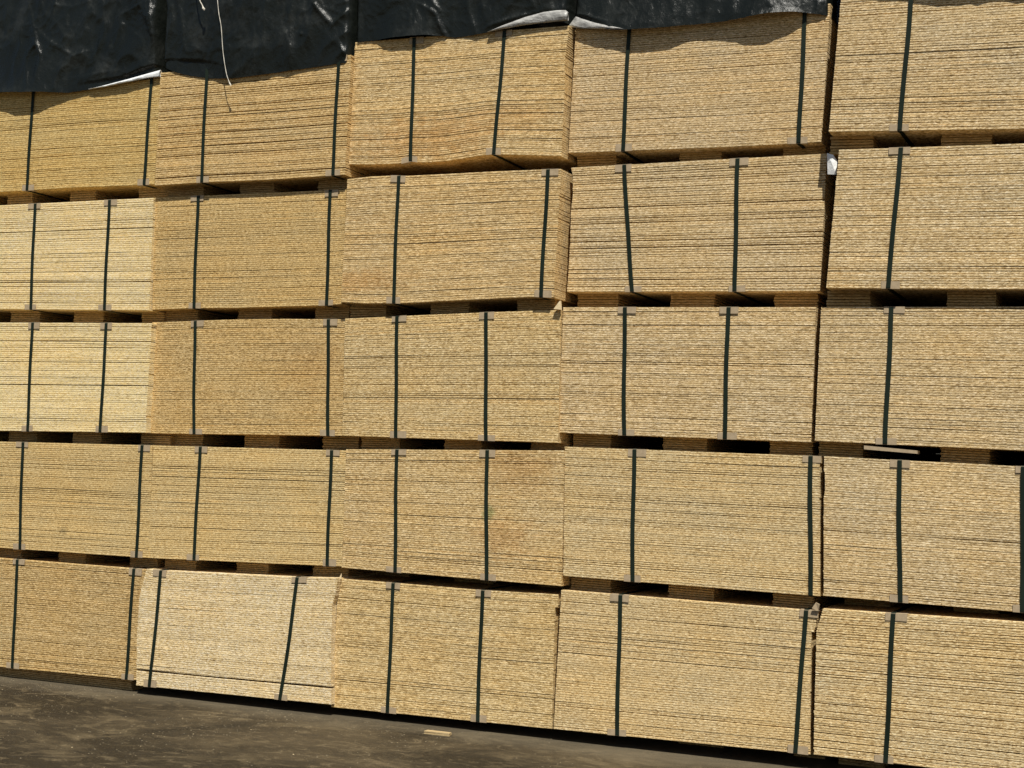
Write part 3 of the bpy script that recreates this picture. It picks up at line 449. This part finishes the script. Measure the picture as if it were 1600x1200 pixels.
TLAB = {1: 'black tarpaulin at far left with a white turned up hem at its lower right',
        2: 'black tarpaulin with two white cords hanging in front of it',
        3: 'black tarpaulin with silver lining showing along its lower right edge',
        4: 'black tarpaulin left of the black gap, with a scalloped lower edge and silver left corner',
        5: 'black tarpaulin over the rightmost column, just above the photo top'}
TOPZ = 4.22
def tarp(k):
    D = TARPS[k]; y0 = D['y']; E = D['edge']; xl, xr = D['xl'], D['xr']
    NX, NZ = int((xr-xl)/.0085), 105
    V = []; F = []
    step = D.get('step')
    def disp(x, z, ze):
        f = math.exp(-max(0, z-ze)/.16)
        y = -smooth_pl(E, x, 2, .015)*f - .012*(1-f)
        q = Vector((x*2.0+k*9, z*1.6, k*3.3))
        y -= .022*noise.fractal(q, 1.0, 2.0, 3)*(1-.75*f) + .004*noise.noise(Vector((x*16+k*3, z*1.5, k)))*(1-.5*f)
        # crumpled ridges
        wv = Vector((x*5+k*7, z*3.2, k)); wq = wv + noise.noise_vector(wv*.7)*.9
        y -= .016*(1-abs(noise.noise(wq)))**4*(1-.6*f)
        wq2 = Vector((x*13, z*9, k*5)) + noise.noise_vector(Vector((x*4, z*4, k)))*1.5
        y -= .005*(1-abs(noise.noise(wq2)))**5*(1-.85*f)
        for (p0, p1, h, wd) in D['crease']:
            ax, az, bx, bz = p0[0], p0[1], p1[0], p1[1]
            dx, dz = bx-ax, bz-az; L2 = dx*dx+dz*dz
            t = ((x-ax)*dx+(z-az)*dz)/L2; tc = max(0, min(1, t))
            px, pz = ax+dx*tc, az+dz*tc; dd = math.hypot(x-px, z-pz)
            if dd < wd*7:
                side = ((x-ax)*dz-(z-az)*dx) > 0
                y -= h*math.exp(-dd/(wd*(1.9 if side else .7)))*(.55+.45*math.sin(math.pi*tc))
        if step:
            SL, d0, d1 = step
            if SL[0][0]-.03 < x < SL[-1][0]+.03:
                zs = plc(SL, x); tt = (x-SL[0][0])/(SL[-1][0]-SL[0][0]); dep = lerp(d0, d1, max(0, min(1, tt)))
                y += dep*sm(.004, -.006, z-zs)*sm(0, .1, tt if d0 < d1 else 1-tt)
                y -= dep*.15*math.exp(-abs(z-zs-.01)/.05)*(z > zs)*sm(0, .1, tt if d0 < d1 else 1-tt)
        # tucked into the joints between the columns
        e = min(x-xl, xr-x)
        y += .13*math.exp(-max(0, e)/.010)
        if e > .03: y = min(y + .007*f, -.004)
        return min(y0+y, y0+.14)
    for i in range(NX+1):
        u_ = i/NX
        x = lerp(xl, xr, u_)
        ze = smooth_pl(E, x, 1, .012) + .0015*noise.noise(Vector((x*40, k, 0)))
        for j in range(NZ+1):
            v = (j/NZ); z = ze + (TOPZ-ze)*v
            V.append((x, disp(x, z, ze), z))
        for q, yy in enumerate((.05, .2, .6, 1.2, 1.9, 2.5)):
            V.append((x, y0+yy, TOPZ + .02 + .015*noise.noise(Vector((x*3, yy*3, k)))))
        for q in range(4): V.append((x, y0+2.56, TOPZ - q*.25))
    W_ = NZ+1+6+4
    for i in range(NX):
        for j in range(W_-1):
            a = i*W_+j; F.append((a, a+W_, a+W_+1, a+1))
    org = Vector(((xl+xr)/2, y0, E[0][1]))
    V = [(v[0]-org.x, v[1]-org.y, v[2]-org.z) for v in V]
    o = mesh_obj('tarpaulin', V, F, M_TARP, smooth=True); o.location = org
    # closed side flaps between the columns, so the cover has depth seen from the side
    tag(o, TLAB[k], 'tarpaulin', 'black tarpaulins draped over the top of the stack')
    for s, x in ((-1, xl), (1, xr)):
        zb = plc(E, x)
        Vs = []; Fs = []
        for j in range(13):
            for q in range(13):
                yy = .10 + q/12*2.44; Vs.append((x+s*.002*(1+noise.noise(Vector((yy*5, j*.5, s)))) - org.x, yy, lerp(zb, TOPZ+.02, j/12)-org.z))
        for j in range(12):
            for q in range(12):
                a = j*13+q; f = (a, a+1, a+14, a+13); Fs.append(f if s > 0 else f[::-1])
        mesh_obj('side_flap', Vs, Fs, M_TARP, o, True)
    if 'hem' in D:
        A, Bm = D['hem']; Vs = []; Fs = []; n_ = 60
        x0, x1 = max(A[0][0], Bm[0][0]), min(A[-1][0], Bm[-1][0])
        for i in range(n_+1):
            x = lerp(x0, x1, i/n_)
            za, sa = plc(A, x), plc(A, x, 2); zb, sb_ = plc(Bm, x), plc(Bm, x, 2)
            for j in range(7):
                t = j/6; cr = .004*noise.noise(Vector((x*22, t*2.2, k)))*math.sin(math.pi*t)
                yb = -lerp(sa, sb_, t) - .006*math.sin(math.pi*t) + cr
                Vs.append((x-org.x, yb, lerp(za, zb, t)-org.z))
            Vs.append((x-org.x, -sb_+.010, zb+.004-org.z)); Vs.append((x-org.x, -sa+.010, za+.002-org.z))
        for i in range(n_):
            for j in range(9):
                a = i*9+j; a2 = i*9+(j+1) % 9; Fs.append((a, a2, a2+9, a+9))
        Fs.append(tuple(range(9))); Fs.append(tuple(range(n_*9+8, n_*9-1, -1)))
        h = mesh_obj('turned_hem', Vs, Fs, M_WHITE if k == 1 else M_LINING, o, True)
        h['label'] = 'white turned up hem' if k == 1 else 'silver turned up hem'
for k in TARPS: tarp(k)

# ---------------------------------------------------------------- cords
def cord(pts, yf, rad, label):
    P_ = [Vector((p[0], yf(i/(len(pts)-1)), p[1])) for i, p in enumerate(pts)]
    fine = []
    for i in range(len(P_)-1):
        for q in range(5):
            t = q/5; a = P_[max(0, i-1)]; b = P_[i]; c = P_[i+1]; d_ = P_[min(len(P_)-1, i+2)]
            fine.append(.5*((2*b)+(c-a)*t+(2*a-5*b+4*c-d_)*t*t+(3*b-a-3*c+d_)*t**3))
    fine.append(P_[-1]); org = P_[-1].copy()
    V = []; F = []; S = 8
    for i, p in enumerate(fine):
        rr = rad*(1+.25*math.sin(i*2.1))
        k = len(fine)-1-i
        if k < 4: rr = rad*(1.0, 2.6, 2.9, 1.7)[k]
        for s in range(S):
            a = 2*math.pi*s/S; V.append((p.x+rr*math.cos(a)-org.x, p.y+rr*math.sin(a)-org.y, p.z-org.z))
    for i in range(len(fine)-1):
        for s in range(S):
            s2 = (s+1) % S; F.append((i*S+s, i*S+s2, (i+1)*S+s2, (i+1)*S+s))
    F.append(tuple(range(S))); F.append(tuple((len(fine)-1)*S+s for s in range(S-1, -1, -1)))
    o = mesh_obj('cord', V, F, M_ROPE, smooth=True); o.location = org
    tag(o, label, 'cord')
cord(EXTRA['rope'], lambda t: lerp(-.104, -.114, t), .0020, 'long white cord hanging past the tarpaulin hem with a knotted end')
cord(EXTRA['rope2'], lambda t: -.13, .0032, 'short white cord end hanging against the tarpaulin at the photo top')

# ---------------------------------------------------------------- small things
def slab(name, pts, y0, y1, mat, label=None, cat=None, parent=None, crumple=0):
    n_ = len(pts); ox = sum(p[0] for p in pts)/n_; oz = min(p[1] for p in pts)
    V = [(p[0]-ox, y0+crumple*math.sin(i*2.3), p[1]-oz) for i, p in enumerate(pts)] + [(p[0]-ox, y1+crumple*math.sin(i*2.3), p[1]-oz) for i, p in enumerate(pts)]
    F = [tuple(range(n_-1, -1, -1)), tuple(range(n_, 2*n_))]
    for i in range(n_): F.append((i, (i+1) % n_, n_+(i+1) % n_, n_+i))
    o = mesh_obj(name, V, F, mat, parent); o.location = (ox, 0, oz)
    if label: tag(o, label, cat)
    return o
t = EXTRA['tag']
cx, cz = sum(p[0] for p in t)/len(t), sum(p[1] for p in t)/len(t)
V = [(0, -.024, 0)]; F = []
for i, p in enumerate(t): V.append((p[0]-cx, -.012 - .006*(i % 2), p[1]-cz))
m_ = len(t)
for i in range(m_): F.append((0, 1+i, 1+(i+1) % m_))
V += [(v[0], v[1]+.002, v[2]) for v in V]; F += [tuple(m_+1+q for q in f[::-1]) for f in list(F)]
for i in range(m_): a, b = 1+i, 1+(i+1) % m_; F.append((a, a+m_+1, b+m_+1, b))
o = mesh_obj('plastic_scrap', V, F, M_WHITE); o.location = (cx, 0, cz)
tag(o, 'crumpled white plastic scrap stuck at the top of the black gap', 'plastic scrap')

s = EXTRA['slip']
slab('plastic_strip', s, -.036, .04, M_PROT, 'pale strip caught under the rightmost middle row bundle by its strap', 'plastic strip')
s = EXTRA['splint']
slab('splinter', [(s[0][0]+.003, s[0][1]), (s[1][0]-.010, s[1][1]), (s[1][0]+.006, s[1][1])], -.006, -.002, M_CHIP, 'tiny pale splinter standing at the top of the pale leaning bundle', 'splinter')
s = EXTRA['wedge']
slab('splinter', s, -.030, -.012, M_CHIP, 'pale wedge shaped splinter above the middle bundle at its right corner', 'splinter')
s = EXTRA['tatter']
slab('cardboard_scrap', s, -.02, -.008, M_PROT, 'torn beige cardboard scrap sticking up between two bundles near the ground', 'cardboard scrap', crumple=.003)
q = EXTRA['offcut']
a = Vector((q[0][0], q[0][1], 0)); b = Vector((q[1][0], q[1][1], 0)); dx = (b-a).normalized(); dy = Vector((dx.y, -dx.x, 0))
L = (b-a).length; Wd = .034; Hh = .016
V = []; F = []
for lay in range(3):
    z0_, z1_ = lay*Hh/3 + .0003, (lay+1)*Hh/3; j = (.002, -.001, .0015)[lay]
    s_ = len(V)
    for z in (z0_, z1_):
        for (x, y) in ((j, 0), (L-j, .002), (L+j, Wd), (-j*2, Wd+j)):
            v = dx*x + dy*y; V.append((v.x, v.y, z))
    F += [tuple(s_+f for f in ff) for ff in ((0, 3, 2, 1), (4, 5, 6, 7), (0, 1, 5, 4), (1, 2, 6, 5), (2, 3, 7, 6), (3, 0, 4, 7))]
o = mesh_obj('wood_offcut', V, F, M_OFFCUT); o.location = (a.x, a.y, gz(a.x, a.y)-.001)
tag(o, 'small pale wood offcut lying on the dark ground in front of the stack', 'wood offcut')
